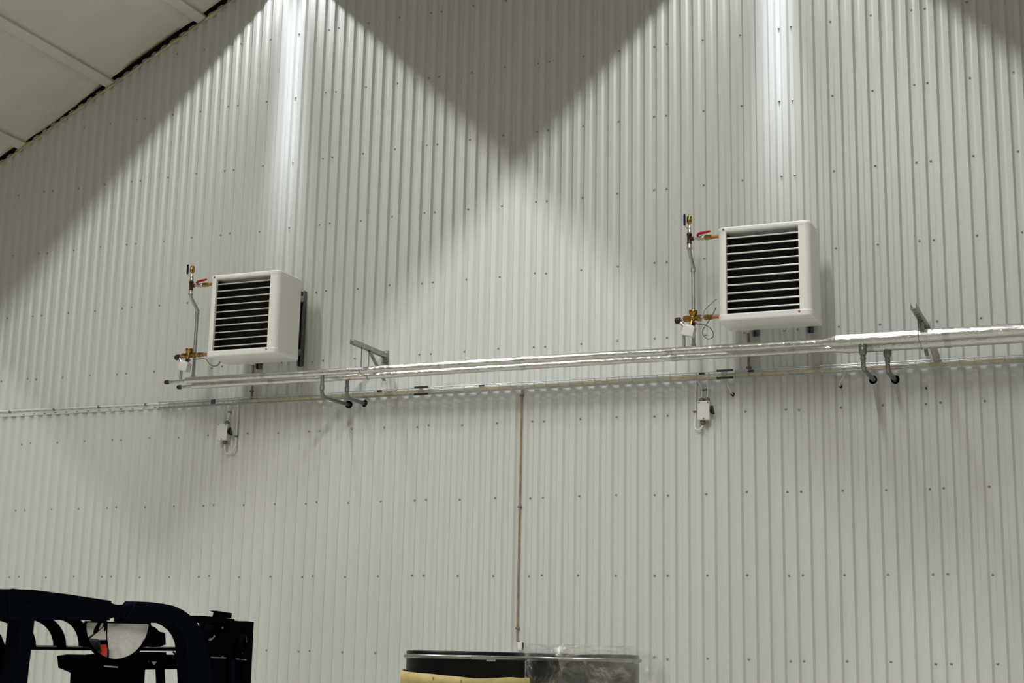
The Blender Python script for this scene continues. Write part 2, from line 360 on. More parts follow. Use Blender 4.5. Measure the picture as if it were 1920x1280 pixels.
# ------------------------------------------------------------------ valve risers left of each heater
YO, YI = -.435, -.31          # outer and inner main pipe
ZP = 3.832
def valve_riser(dx, dz, hx, label):
    t = thing('valve_riser', (.40 + dx, YO, ZP), label, 'valve', 'valve risers beside the heaters')
    def w(px, py, Y=YO): p = at(px, py, Y); return V(p.x + dx, p.y, p.z + dz)
    def W(x, z, y=YO): return V(x + dx, y, z + dz)
    X = .401; zt = 4.669
    # supply riser from the inner pipe, offset forward by an S bend to the tee
    xr = .393
    MB().tube([W(xr, 3.85 - dz, YI), W(xr, 4.40, YI), W(xr, 4.49, YI), W(X, 4.575, YO), W(X, 4.645, YO)], .0145, 12, fillet=.06, steps=7).build('riser_pipe', 'galv', t)
    MB().tube([W(xr, 4.452, YI), W(xr, 4.475, YI)], .0185, 12).tube([W(xr, 4.482, YI), W(xr, 4.492, YI)], .0185, 12).build('press_coupling', 'galv', t)
    MB().tube([W(xr, 3.875 - dz, YI), W(xr, 3.90 - dz, YI)], .020, 12).build('press_coupling', 'galv', t)
    MB().lathe([(.016, 0), (.022, .002), (.022, .014), (.017, .018), (.019, .028), (.019, .04), (.016, .042)], W(X, 4.592), seg=14).build('union_nut', 'nickel', t)
    MB().lathe([(.020, 0), (.0205, .004), (.017, .008), (.017, .062), (.0205, .066), (.0205, .078), (.016, .082)], W(X, 4.630), seg=14).cyl(W(X, zt), W(X + .035, zt + .002), .0155, 12).build('tee', 'bronze', t)
    # air vent on top with its small shut-off valve
    v = MB().lathe([(.013, 0), (.016, .004), (.016, .018), (.012, .022), (.0145, .034), (.0145, .05), (.010, .054), (.010, .066)], W(X, 4.710), seg=14).build('shutoff_valve', 'nickel', t)
    MB().tube([W(X - .006, 4.742, YO - .012), W(X - .016, 4.752, YO - .022), W(X - .028, 4.768, YO - .026)], .0038, 6).build('lever_arm', 'nickel', v)
    MB().cbox(W(X - .029, 4.812, YO - .026), (.017, .010, .084), .003).build('lever_grip', 'blue', v, label='dark blue lever grip')
    MB().lathe([(.009, 0), (.010, .012), (.017, .018), (.0195, .024), (.0195, .066), (.016, .071), (.006, .073), (.006, .082), (.0, .084)], W(X, 4.772), seg=16).build('air_vent', 'brass', t)
    # red ball valve to the heater's upper port
    zc = zt
    bv = MB().cyl(W(X + .030, zc), W(X + .062, zc), .010, 10).hexnut(W(X + .060, zc), W(X + .078, zc), .017).lathe([(.013, 0), (.018, .012), (.018, .03), (.013, .042)], W(X + .076, zc), (1, 0, 0), 14).build('ball_valve', 'nickel', t)
    MB().tube([W(X + .062, zc + .012, YO - .018), W(X + .080, zc + .028, YO - .020), W(X + .12, zc + .034, YO - .02), W(X + .165, zc + .040, YO - .02)], [.009, .0115, .0105, .008], 8).build('lever_grip', 'red', bv, label='red lever grip')
    MB().hexnut(W(X + .118, zc), W(X + .150, zc), .019).lathe([(.0165, 0), (.0165, .02)], W(X + .15, zc), (1, 0, 0), 12).build('union_nut', 'brass', t)
    MB().cyl(W(X + .15, zc), (hx + .004, YO, zc + dz), .013, 12).build('copper_tail', 'copper', t)
    # control valve on the lower port
    zl = 4.066; XB = .424
    MB().lathe([(.018, 0), (.024, .008), (.026, .02), (.024, .03), (.016, .038)], W(XB, zl - .016), seg=16).cyl(W(XB - .062, zl), W(XB + .062, zl), .0175, 14).hexnut(W(XB - .068, zl), W(XB - .028, zl), .024).hexnut(W(XB + .028, zl), W(XB + .064, zl), .024).cyl(W(XB - .012, zl - .055, YO - .01), W(XB, zl, YO), .016, 12).build('valve_body', 'brass', t)
    MB().lathe([(.020, 0), (.026, .004), (.027, .016), (.0315, .020), (.0325, .040), (.030, .046), (.0, .047)], W(XB + .002, zl + .014), (.05, -.1, 1), 20).build('protection_cap', 'brass', t)
    MB().cyl(W(XB - .09, zl - .004), W(XB - .062, zl - .002), .0095, 10).build('nipple', 'galv', t)
    MB().cyl(W(XB + .06, zl), W(XB + .095, zl), .0095, 10).build('nipple', 'galv', t)
    MB().hexnut(W(XB + .088, zl), W(XB + .118, zl), .0215).hexnut(W(XB + .12, zl), W(XB + .146, zl), .019).build('union_nut', 'brass', t)
    MB().cyl(W(XB + .14, zl), (hx + .004, YO, zl + dz), .0145, 12).build('copper_tail', 'copper', t)
    xo = .357
    MB().lathe([(.015, 0), (.023, .004), (.025, .02), (.025, .036), (.019, .046), (.0, .047)], W(XB - .088, zl - .006), (-1, 0, -.15), 16).build('elbow', 'bronze', t)
    MB().tube([W(xo - .03, zl - .02), W(xo - .012, zl - .038), W(xo, zl - .055), W(xo, 3.85 - dz)], .0125, 12, fillet=.02).tube([W(xo, 3.955), W(xo, 3.972)], .016, 12).build('return_pipe', 'galv', t)
    # thermal actuator under the valve
    rot = Matrix.Rotation(math.radians(14), 3, 'Y')
    MB().cbox(W(XB - .026, zl - .098, YO - .012), (.088, .066, .076), .008, rot).cbox(W(XB - .018, zl - .062, YO - .012), (.058, .05, .02), .005, rot).build('actuator', 'white_pl', t)
    MB().cbox(W(XB + .012, zl - .048, YO - .03), (.024, .02, .022), .004, rot).build('connector', 'blue', t)
    MB().cyl(W(XB + .022, zl - .046, YO - .03), W(XB + .036, zl - .046, YO - .03), .008, 8).build('connector_plug', 'red', t)
    return t
valve_riser(0, 0, .668, 'brass valve riser with coiled wire, left of the right heater')
valve_riser(-4.366, -.018, -3.632, 'brass valve riser at the left end of the foil pipes')
# actuator wires
p = [at(*q, YO - .035) for q in ((1306, 607), (1314, 607.5), (1322, 609), (1330, 613), (1337, 621), (1338, 630), (1333, 635), (1326, 636), (1319, 630), (1317, 622), (1320, 614), (1326, 606), (1330, 600), (1337, 588), (1343, 576))]
tag(MB().tube(p, .0028, 6, fillet=.02, steps=3).build('actuator_wire', 'black'), 'thin dark wire looped beside the right heater lower port', 'wire', 'actuator wires')
p = [at(*q, YO - .02) for q in ((1318, 593), (1321, 581), (1327, 575), (1335, 568), (1344, 560))]
tag(MB().tube(p, .0026, 6, fillet=.03, steps=3).build('actuator_wire', 'grey_pl'), 'thin grey wire rising to the right heater side', 'wire', 'actuator wires')
p = [at(*q, YO - .03) for q in ((366, 674), (374, 672), (383, 672), (388, 674), (391, 680), (396, 685), (403, 686.5), (409, 684.5), (413, 678))]
tag(MB().tube(p, .0042, 6, fillet=.02, steps=3).build('actuator_wire', 'grey_pl'), 'dark wire sagging under the left heater corner', 'wire', 'actuator wires')
# ------------------------------------------------------------------ foil wrapped main pipes
def main_pipe(y, z, segs, x_end, label, seed):
    t = thing('insulated_pipe', (0, y, z), label, 'pipe', 'foil wrapped heating pipes')
    for i, (xa, xb, ra, rb) in enumerate(segs):
        n = max(6, int(abs(xb - xa) / .05)); pts = []; rr = []
        for k in range(n + 1):
            x = xa + (xb - xa) * k / n; r = ra + (rb - ra) * k / n
            j = noise.noise((x * 7, seed, 0)) * .0022
            pts.append((x, y + j, z + noise.noise((x * 5, seed, 9)) * .0020 - .004 * math.sin((x + 4) * .9) ** 2)); rr.append(r * (1 + .045 * noise.noise((x * 11, seed, 4))))
        MB().tube(pts, rr, 18).build('foil_wrap', 'foil', t)
    for x in [s for s in (-3.2, -2.1, -.95, .25, 1.12, 2.2, 3.1)]:
        r = [ra for xa, xb, ra, rb in segs if xa <= x <= xb][0] * 1.05
        MB().tube([(x - .022, y, z - .002), (x + .022, y, z - .002)], r, 18).build('tape_band', 'foilseam', t)
    xa = segs[0][0]
    MB().tube([(xa + .01, y, z), (x_end + .03, y, z - .004)], .0125, 12).build('bare_stub', 'galv', t)
    MB().lathe([(.0, -.004), (.014, -.002), (.019, .006), (.019, .034), (.014, .04), (.013, .046)], (x_end - .004, y, z - .004), (1, 0, 0), 14).build('end_plug', 'bronze', t)
    return t
main_pipe(YO, ZP + .002, [(-3.95, 1.36, .0270, .0275), (1.36, 1.46, .0275, .044), (1.46, 5.2, .044, .043)], -4.16, 'front foil wrapped heating pipe running along the wall below the heaters', 1)
main_pipe(YI, ZP - .020, [(-3.97, 1.40, .0265, .027), (1.40, 1.52, .027, .044), (1.52, 5.2, .044, .043)], -4.12, 'rear foil wrapped heating pipe, half hidden behind the front one', 5)
def branch(x, y, hz, r, big, label):
    z0 = ZP - .025
    t = thing('branch_pipe', (x, y, z0), label, 'pipe', 'branch pipes dropping into the wall')
    MB().tube([(x, y, z0), (x, y, hz), (x + .004, .06, hz)], r, 14, fillet=.055, steps=8).build('drop_pipe', 'grip', t)
    if big:
        MB().lathe([(.024, 0), (.0285, .004), (.0285, .024), (.026, .028), (.0285, .034), (.0285, .062), (.020, .085), (.0, .085)], (x, y, z0 - .004), (0, 0, -1), 16).build('reducer', 'grip', t)
        MB().tube([(x, y, z0 - .10), (x, y, z0 - .118)], r * 1.22, 14).build('press_coupling', 'grip', t)
    else:
        MB().tube([(x, y, z0 - .078), (x, y, z0 - .118)], r * 1.25, 14).build('press_coupling', 'grip', t)
branch(-2.646, YO, 3.640, .0155, False, 'front grey branch pipe bending into the wall under the left heater')
branch(-2.487, YI, 3.642, .0155, False, 'rear grey branch pipe bending into the wall left of the left bracket')
branch(1.640, YO, 3.622, .0165, True, 'front grey branch pipe with a fat coupling right of the right heater')
branch(1.788, YI, 3.617, .0165, True, 'rear grey branch pipe with a fat coupling, rightmost of the four')
def bracket(x, z, ln, label, dark):
    t = thing('pipe_bracket', (x, 0, z), label, 'bracket', 'cantilever pipe brackets')
    u = MB()
    for s in (-1, 1): u.box((x + s * .018, -.035 - ln / 2, z), (.004, ln, .036))
    u.box((x, -.035 - ln / 2, z - .0175), (.036, ln, .003)); u.build('arm', 'bracket', t)
    for k in range(9): MB().box((x, -.07 - k * ln / 9.2, z - .0192), (.013, .03, .0012)).build('slot', 'black', t)
    MB().box((x, -.022, z - .03), (.06, .006, .14)).build('wall_plate', 'bracket', t)
    MB().box((x, -.029, z - .02), (.05, .009, .075)).build('arm_shoe', 'bracket', t)
    for s in (-1, 1): MB().lathe([(.012, 0), (.012, .008), (.006, .009), (.006, .016), (0, .017)], (x, -.024, z - .03 + s * .054), (0, -1, 0), 6).build('bolt', 'galv', t)
    zb = z - .21
    a, b = V(x, -.025, zb), V(x, -.30, z - .018); d = (b - a); q = d.to_track_quat('Y', 'Z').to_matrix()
    MB().box((a + b) / 2, (.026, d.length, .012), q).build('brace', 'bracket', t)
    for y in (YO, YI):
        MB().cyl((x, y, z - .016), (x, y, ZP + .02), .0042, 8).build('hanger_rod', 'strut', t)
        R = .032 if x < 1 else .049; zc = ZP + .002 if y == YO else ZP - .020
        MB().tube([(x, y + R * math.cos(k * math.pi / 12), zc - .003 + R * math.sin(k * math.pi / 12)) for k in range(25)], .003, 6).build('pipe_clip', 'galv', t)
bracket(-2.30, 4.030, .565, 'galvanised bracket arm holding the pipes on two rods beside the left heater', False)
bracket(2.022, 3.985, .66, 'dark slotted bracket arm above the pipes near the right edge', True)
# ------------------------------------------------------------------ cable tray
ZT0, ZT1 = 3.684, 3.728; YA, YC = -.024, -.098; TX0, TX1 = -4.46, 5.0
tray = thing('cable_tray', (0, -.06, ZT0), 'galvanised wire basket cable tray along the ribbed wall', 'cable tray')
for y, z in ((YA, ZT1), (YA, ZT0), (-.06, ZT0 - .003), (YC, ZT0), (YC, (ZT0 + ZT1) / 2), (YC, ZT1)):
    MB().tube([(TX0, y, z), (TX1, y, z)], .0028 if z != ZT1 else .0036, 8).build('long_wire', 'galv', tray)
MB().box(((TX0 + TX1) / 2, YC - .003, ZT0 - .004), (TX1 - TX0, .003, .010)).build('edge_strip', 'galv', tray)
rung = MB().tube([(0, YA, .046), (0, YA, -.001), (0, YC, -.001), (0, YC, .046)], .0026, 6, fillet=.008, steps=2).mesh('cross_wire'); rung.materials.append(M['galv'])
x = TX0 + .01
while x < 3.4:
    put('cross_wire', rung, tray, (x, .06, 0)); x += .1
for px in (790, 1359):
    p = at(px, 726 if px < 1000 else 700, YC - .008)
    for z in (ZT1 + .004, ZT0 - .008): MB().box((p.x, YC - .009, z), (.125, .006, .016)).build('splice_plate', 'black', tray)
    MB().box((p.x, YC - .008, (ZT0 + ZT1) / 2 + .004), (.03, .004, .03)).build('splice_bridge', 'bracket', tray)
for px, py in ((711, 736), (903, 726), (1316, 703), (1408, 697)):
    p = at(px, py, YC - .007); MB().cbox((p.x, YC - .006, ZT1 - .010), (.045, .008, .013), .002).build('tray_clip', 'black', tray)
p = at(400, 757, -.1); MB().cbox((p.x, YC - .006, (ZT0 + ZT1) / 2), (.042, .012, .036), .004).build('tray_clip', 'green', tray, label='dark green clip')
# cables lying in the tray
p = []
for k in range(120):
    x = -3.55 + k * (8.4 / 119); p.append((x, -.083 + .004 * noise.noise((x * 2, 0, 0)), ZT0 + .0150 + .0035 * abs(noise.noise((x * 3, 5, 0)))))
tag(MB().tube(p, .0115, 8).build('power_cable', 'tan'), 'tan power cable lying along the front of the wire tray', 'cable')
p = [(-4.45 + k * (9.3 / 99), -.05 + .006 * noise.noise((k * .2, 2, 0)), ZT0 + .010 + .003 * abs(noise.noise((k * .3, 7, 0)))) for k in range(100)]
tag(MB().tube(p, .0065, 8).build('power_cable', 'greyc'), 'grey cable lying behind the tan one in the wire tray', 'cable')
# thin white cable with clips left of the tray
wc = thing('clipped_cable', (-5.5, -.022, 3.728), 'thin white cable clipped in a straight line left of the wire tray', 'cable')
MB().tube([(-9.4, -.026, 3.742), (-6.3, -.026, 3.740), (-4.40, -.026, 3.728)], .0065, 8).build('cable', 'whitec', wc)
MB().box((-5.9, -.0205, 3.703), (3.0, .004, .030)).build('backing_strip', 'sheet', wc)
for px, py in ((18, 774), (101, 769), (185, 764), (273, 759)):
    p = at(px, py, -.026); MB().cbox((p.x, -.027, 3.732), (.018, .018, .022), .004).build('cable_clip', 'grey_pl', wc)
for k in range(13):
    MB().box((-4.55 - k * .12, -.0235, 3.700), (.022, .003, .005)).build('strip_dash', 'grey_pl', wc)  # row of small grey dashes along the strip
# vertical cables on the wall
def wall_cable(x, z0, z1, r, m, label, clips):
    t = thing('wall_cable', (x, -.02, z0), label, 'cable')
    n = 24; MB().tube([(x + .0025 * noise.noise((k * .7, x, 0)), -.018 - r, z0 + (z1 - z0) * k / n) for k in range(n + 1)], r, 8).build('cable', m, t)
    for z in clips: MB().cbox((x, -.018 - r, z), (.034, .02, .016), .004).build('cable_clip', 'grey_pl', t)
wall_cable(-1.079, 1.742, 3.690, .0085, 'rust', 'brown cable running straight down the wall between the two heaters', (3.638, 2.762, 1.838))
wall_cable(.735, 3.72, 4.02, .009, 'rust', 'short brown cable from the right heater down to the tray', (3.76,))
wall_cable(-3.567, 3.72, 4.02, .009, 'rust', 'short brown cable from the left heater down to the tray', (3.795,))
b = thing('junction_box', (-1.051, -.03, 1.678), 'small white junction box at the lower end of the brown cable', 'box')
MB().cbox((-1.051, -.034, 1.706), (.036, .032, .058), .004).build('body', 'white_pl', b)
MB().box((-1.031, -.030, 1.706), (.004, .024, .05)).build('side_gasket', 'black', b); MB().cyl((-1.066, -.030, 1.733), (-1.072, -.028, 1.748), .008, 8).build('gland', 'grey_pl', b)
# cable outlets through the sheet
for px, py, r, lab in ((1374, 739, .012, 'small black cable outlet in the wall right of the right isolator switch'), (1576, 724, .009, 'tiny black cable outlet with a grey wire, left of the fat couplings'), (1736, 727, .005, 'tiny dark plug in the wall under the right bracket')):
    p = at(px, py, -.018)
    o = MB().lathe([(r * .45, .004), (r * .5, .008), (r, .008), (r * 1.25, .002), (r * 1.25, -.02)], (p.x, -.016, p.z), (0, -1, 0), 16).lathe([(0, .003), (r * .5, .003)], (p.x, -.016, p.z), (0, -1, 0), 12).build('cable_outlet', 'rubber')
    tag(o, lab, 'cable outlet')
    if r > .006:
        q = MB().tube([(p.x, -.018, p.z), (p.x - .006, -.05, p.z + .012), (p.x - (.03 if r > .01 else -.03), -.055, p.z + .06), (p.x - (.035 if r > .01 else -.04), -.05, ZT0 - .004)], .0042, 7, fillet=.03).build('outlet_wire', 'whitec')
        tag(q, 'pale wire from the tray to the small black outlet, ' + ('right of the right isolator switch' if r > .01 else 'left of the fat couplings'), 'wire')
# ------------------------------------------------------------------ isolator switches
def isolator(xa, xb, za, zb, label, glands, clipside, cable):
    cx, cz = (xa + xb) / 2, (za + zb) / 2; W_, H_ = xb - xa, zb - za
    t = thing('isolator_switch', (cx, -.018, za), label, 'switch', 'isolator switches under the heaters')
    MB().cbox((cx, -.040, cz), (W_ * .94, .044, H_ * .96), .004).build('base', 'box_pl', t)
    MB().cbox((cx, -.074, cz), (W_, .028, H_), .006).build('cover', 'box_pl', t)
    for sx, sz in ((-1, 1), (1, 1), (0, -1)):
        MB().lathe([(.006, 0), (.006, .0015), (0, .002)], (cx + sx * W_ * .36, -.088, cz + sz * H_ * .43), (0, -1, 0), 8).build('cover_screw', 'grey_pl', t)
    k = MB().cyl((xb - .002, -.058, cz + .006), (xb + .012, -.058, cz + .006), .026, 14)
    k.cbox((xb + .018, -.058, cz + .006), (.018, .018, .068), .006, Matrix.Rotation(math.radians(-12), 3, 'Y')); k.build('rotary_knob', 'black', t)
    for gx, up in glands:
        MB().hexnut((cx + gx, -.05, zb if up else za), (cx + gx, -.05, (zb + .022) if up else (za - .024)), .021).cyl((cx + gx, -.05, zb if up else za), (cx + gx, -.05, (zb + .03) if up else (za - .034)), .011, 10).build('gland', 'grey_pl', t)
    return t
isolator(.358, .450, 3.372, 3.514, 'warm grey isolator switch with two top cables, under the right heater', ((-.022, True), (.020, True), (-.014, False)), -1, None)
isolator(-3.852, -3.752, 3.374, 3.516, 'warm grey isolator switch with one top cable, under the left heater', ((.022, True), (.012, False)), 1, None)
def flex(path, r, m, label, clips=()):
    t = thing('flex_cable', path[0], label, 'cable', 'isolator cables')
    MB().tube(path, r, 8, fillet=.03, steps=4).build('cable', m, t)
    for c in clips: MB().cbox(c, (.026, .026, .014), .004).build('cable_clip', 'grey_pl', t)
flex([(.332, -.026, 3.74), (.328, -.026, 3.44), (.322, -.03, 3.36), (.325, -.04, 3.318), (.350, -.045, 3.300), (.378, -.05, 3.314), (.390, -.05, 3.342)], .0065, 'whitec', 'white cable looping below the right isolator switch on its left', ((.322, -.028, 3.445),))
flex([(.350, -.06, 3.682), (.378, -.045, 3.640), (.380, -.035, 3.600), (.381, -.05, 3.54)], .006, 'whitec', 'left of the two short cables above the right isolator switch', ((.386, -.03, 3.606),))
flex([(.425, -.06, 3.682), (.428, -.035, 3.61), (.424, -.05, 3.54)], .006, 'whitec', 'right of the two short cables above the right isolator switch', ((.418, -.03, 3.608),))
flex([(-3.694, -.026, 3.74), (-3.696, -.026, 3.42), (-3.690, -.03, 3.33), (-3.712, -.04, 3.285), (-3.775, -.045, 3.258), (-3.790, -.05, 3.30), (-3.790, -.05, 3.346)], .0065, 'whitec', 'white cable looping below the left isolator switch on its right', ((-3.694, -.028, 3.412),))
flex([(-3.775, -.05, 3.684), (-3.77, -.03, 3.62), (-3.78, -.05, 3.54)], .006, 'whitec', 'single short cable above the left isolator switch', ((-3.772, -.03, 3.622),))
# ------------------------------------------------------------------ forklift, seen from behind, its overhead guard at eye level
d0 = FW + RT * ((1150 - 960) / FPX) - UP * ((1236 - 640) / FPX)
FD = Vector((d0.x, d0.y, 0)).normalized(); FN = Vector((-FD.y, FD.x, 0))          # forward, and away from the camera
Q0 = at(15, 1107, CAM.y + 4.3)
def fk(px, py, off=0.0):            # a point on the guard's near side plane (off: metres beyond it)
    d = FW + RT * ((px - 960) / FPX) - UP * ((py - 640) / FPX)
    return CAM + d * ((Q0 + FN * off - CAM).dot(FN) / d.dot(FN))
fork = thing('forklift', (Q0.x + FD.x * .9, Q0.y + FD.y * .9, FLOOR), 'dark navy forklift with overhead guard, mirror and mast at the lower left', 'forklift')
def flat_bar(pts_top, pts_bot, thick, name, m, parent=fork, label=None):   # plate outline in the side plane, thickness to the right
    poly = [Vector(p) for p in pts_top] + [Vector(p) for p in pts_bot][::-1]; n = len(poly)
    vs = poly + [p + FN * thick for p in poly]
    return MB().add(vs, [list(range(n)), list(range(n, 2 * n))[::-1]] + [(i, (i + 1) % n, (i + 1) % n + n, i + n) for i in range(n)]).build(name, m, parent, label=label)
# left roof rail: thick rear section, thinner joint, then the front pillar bending down
flat_bar([fk(-60, 1106), fk(14, 1106), fk(22, 1104), fk(60, 1105), fk(130, 1114), fk(209, 1126)], [fk(-60, 1159), fk(14, 1160), fk(24, 1161), fk(60, 1160), fk(130, 1162), fk(206, 1163)], .055, 'roof_rail', 'navy')
flat_bar([fk(13.5, 1106, -.004), fk(24, 1103, -.004), fk(44, 1105, -.004)], [fk(16, 1160, -.004), fk(26, 1161, -.004), fk(42, 1160, -.004)], .004, 'rail_bracket', 'navy')
flat_bar([fk(204, 1128, .01), fk(217, 1133, .01), fk(235, 1134, .01), fk(262, 1131, .01)], [fk(204, 1160, .01), fk(217, 1156, .01), fk(235, 1158, .01), fk(262, 1164, .01)], .035, 'rail_joint', 'navy')
flat_bar([fk(254, 1133), fk(258, 1127), fk(280, 1128), fk(305, 1131), fk(325, 1135), fk(343, 1143), fk(358, 1154), fk(370, 1168), fk(381, 1188), fk(390, 1215), fk(395, 1245), fk(398, 1310)],
         [fk(238, 1163), fk(250, 1166), fk(275, 1167), fk(300, 1167.5), fk(315, 1168), fk(326, 1173), fk(336, 1181), fk(344, 1192), fk(349, 1205), fk(351, 1222), fk(353, 1250), fk(356, 1310)], .06, 'front_pillar', 'navy')
# rear pillar
flat_bar([fk(60, 1130, -.012), fk(66, 1130, -.012), fk(65, 1160, -.012), fk(61, 1200, -.012), fk(55, 1245, -.012), fk(46, 1330, -.012)], [fk(48, 1130, -.012), fk(48, 1130, -.012), fk(40, 1160, -.012), fk(36, 1200, -.012), fk(29, 1245, -.012), fk(15, 1330, -.012)], .05, 'rear_pillar', 'navy')
flat_bar([fk(-40, 1160, .06), fk(-10, 1178, .06), fk(2, 1190, .06), fk(10, 1210, .06), fk(15, 1240, .06), fk(19, 1300, .06)], [fk(-60, 1175, .06), fk(-45, 1190, .06), fk(-35, 1205, .06), fk(-28, 1225, .06), fk(-24, 1250, .06), fk(-22, 1300, .06)], .04, 'rear_pillar', 'bar')
# curved roof bars springing from the rail down to the cross rail
def rib(a, b, w0, off):
    n = 9; T = []; Bt = []
    for k in range(n + 1):
        t = math.pi / 2 * k / n
        x = a[0] + (b[0] - a[0]) * math.sin(t) ** .92; y = b[1] + (a[1] - b[1]) * math.cos(t) ** .92
        nx_, ny_ = math.sin(t), -math.cos(t)
        T.append(fk(x + w0 * nx_ * .5, y + w0 * ny_ * .5, off)); Bt.append(fk(x - w0 * nx_ * .5, y - w0 * ny_ * .5, off))
    flat_bar(T, Bt, .03, 'roof_bar', 'bar')
rib((-5, 1156), (62, 1213), 12, .05); rib((62, 1156), (119, 1213), 11, .05); rib((118, 1156), (166, 1213), 11, .05); rib((168, 1156), (214, 1213), 10, .05); rib((226, 1160), (268, 1213), 10, .05)
MB().tube([fk(-60, 1212.5, .07), fk(352, 1217, .07)], .0085, 8).build('cross_rail', 'bar', fork)
MB().tube([fk(-60, 1209.6, .066), fk(352, 1214, .066)], .004, 8).build('cross_rail_edge', 'strut', fork)
# half-round convex mirror
mc = fk(221, 1168, -.10); s = (mc - CAM).length / FPX
mx_ = (CAM - mc); mx_.z = 0; mx_ = (mx_.normalized() + V(.10, 0, -.04)).normalized(); mr = V(0, 0, 1).cross(mx_).normalized(); mu = mx_.cross(mr); mr_w = 56 * s; mr_h = 64 * s
mir = bpy.data.objects.new('mirror', None); COL.objects.link(mir); mir.parent = fork; mir.location = mc - fork.location
def dome(rw, rh, bulge, na=28, nr=8):
    vs = []; fs = []
    for i in range(nr + 1):
        r = i / nr
        for k in range(na + 1):
            a = math.pi + math.pi * k / na
            vs.append(mr * (rw * r * math.cos(a)) + mu * (rh * r * math.sin(a)) + mx_ * (bulge * (1 - r * r)))
    for i in range(nr):
        for k in range(na): fs.append((i * (na + 1) + k, i * (na + 1) + k + 1, (i + 1) * (na + 1) + k + 1, (i + 1) * (na + 1) + k))
    return vs, fs
MB().add(*dome(mr_w, mr_h, .055), True).build('mirror_glass', 'mirror', mir, loc=(0, 0, 0))
rim = [mr * (mr_w * 1.02 * math.cos(math.pi + math.pi * k / 30)) + mu * (mr_h * 1.02 * math.sin(math.pi + math.pi * k / 30)) for k in range(31)]
MB().tube(rim + [rim[0]], .0062, 8).build('mirror_rim', 'bar', mir, loc=(0, 0, 0))
vs, fs = dome(mr_w * 1.02, mr_h * 1.02, -.05); MB().add([v - mx_ * .004 for v in vs], fs, True).build('mirror_back', 'bar', mir, loc=(0, 0, 0))
MB().tube([mu * .0 - mx_ * .02, mu * (10 * s) - mx_ * .03, fk(226, 1150, .02) - mc], .009, 8).build('mirror_stem', 'bar', mir, loc=(0, 0, 0))
# housing under the mirror and the dash crossbeam
def slab(pts, off, thick, name, m, label=None, parent=fork): return flat_bar([fk(x, y, off) for x, y in pts], [], thick, name, m, parent, label)
slab([(158, 1230), (176, 1227), (190, 1229), (275, 1222), (280, 1250), (272, 1256), (268, 1330), (178, 1330), (182, 1262), (160, 1252)], .10, .12, 'steering_housing', 'bar')
slab([(154, 1232), (182, 1228), (184, 1252), (170, 1260), (155, 1252)], .085, .05, 'lamp_bracket', 'bar')
slab([(196, 1247), (221, 1249), (221, 1251.5), (196, 1249.5)], .096, .003, 'name_plate', 'mark', 'pale blurred name plate')
slab([(270, 1222), (312, 1222), (312, 1227), (338, 1227), (338, 1254), (270, 1255)], .12, .05, 'dash_beam', 'bar')
slab([(326, 1232), (348, 1231), (350, 1253), (328, 1254)], .14, .02, 'dash_panel', 'mark')
slab([(272.5, 1238), (279, 1238.5), (278, 1245), (273, 1244.5)], .116, .003, 'warning_mark', 'redpaint', 'red mark'); slab([(285, 1240), (294, 1240), (289.5, 1246)], .116, .003, 'triangle_mark', 'mark', 'white triangle mark')
MB().tube([fk(325, 1222, .13), fk(345, 1240, .13), fk(352, 1262, .13), fk(362, 1300, .13)], .006, 8, fillet=.05).build('hose', 'black', fork)
slab([(282, 1172), (291, 1176), (300, 1184), (310, 1186), (311, 1208), (300, 1212), (284, 1213), (276, 1208), (281, 1195)], .06, .06, 'work_lamp', 'bar')
slab([(302, 1254), (309, 1254), (311, 1300), (304, 1300)], .13, .03, 'dash_leg', 'bar')
# mast ahead of the cab
slab([(388, 1158), (404, 1160), (474, 1166), (470, 1250), (467, 1330), (396, 1330), (394, 1230)], .62, .06, 'mast_channel', 'bar')
slab([(340, 1154), (380, 1154), (410, 1157), (440, 1160), (440, 1170), (405, 1168), (345, 1167)], .58, .05, 'mast_crossbeam', 'bar')
slab([(405.5, 1144.5), (435, 1149), (434, 1158.5), (411, 1157), (413, 1148)], .60, .05, 'mast_lug', 'bar')
slab([(462, 1164), (476, 1165.5), (473, 1230), (468, 1330), (455, 1330), (459, 1230)], .59, .05, 'mast_channel', 'bar')
sc_ = (fk(455, 1212, .58) - CAM).length / FPX
c = fk(452, 1212, .58); MB().lathe([(.0, 0), (22 * sc_, 0), (23 * sc_, .006), (20 * sc_, .012), (23 * sc_, .018), (22 * sc_, .03)], c, -FN, 24).build('chain_sheave', 'bar', fork)
MB().tube([c + V(0, 0, 20 * sc_) + FD * (19 * sc_) * .5 - FN * .02, c + FD * (20 * sc_) - FN * .02 + V(0, 0, 8 * sc_)], .003, 6).build('chain_link_edge', 'strut', fork)
for px, py in ((417, 1177), (452, 1194), (398, 1196), (417, 1231), (453, 1224)):
    MB().cyl(fk(px, py, .575), fk(px, py, .60), .008, 8).build('bolt', 'strut', fork)
slab([(398, 1231), (424, 1232), (424, 1234), (398, 1233)], .575, .01, 'mast_seam', 'strut'); slab([(444, 1234), (462, 1235.5), (462, 1237.5), (444, 1236)], .575, .01, 'mast_seam', 'strut')
slab([(435, 1236), (441, 1236), (440, 1300), (434, 1300)], .578, .02, 'lift_cylinder', 'navy')
c = fk(384, 1183, .45); MB().lathe([(0, 0), (10 * sc_, 0), (11 * sc_, .01), (10 * sc_, .05), (0, .05)], c, -FN, 16).build('head_lamp', 'bar', fork)
slab([(393, 1198), (402, 1190), (404, 1193), (395, 1201)], .57, .01, 'mast_glint', 'strut')  # paler steel sliver put in as a glint on the mast
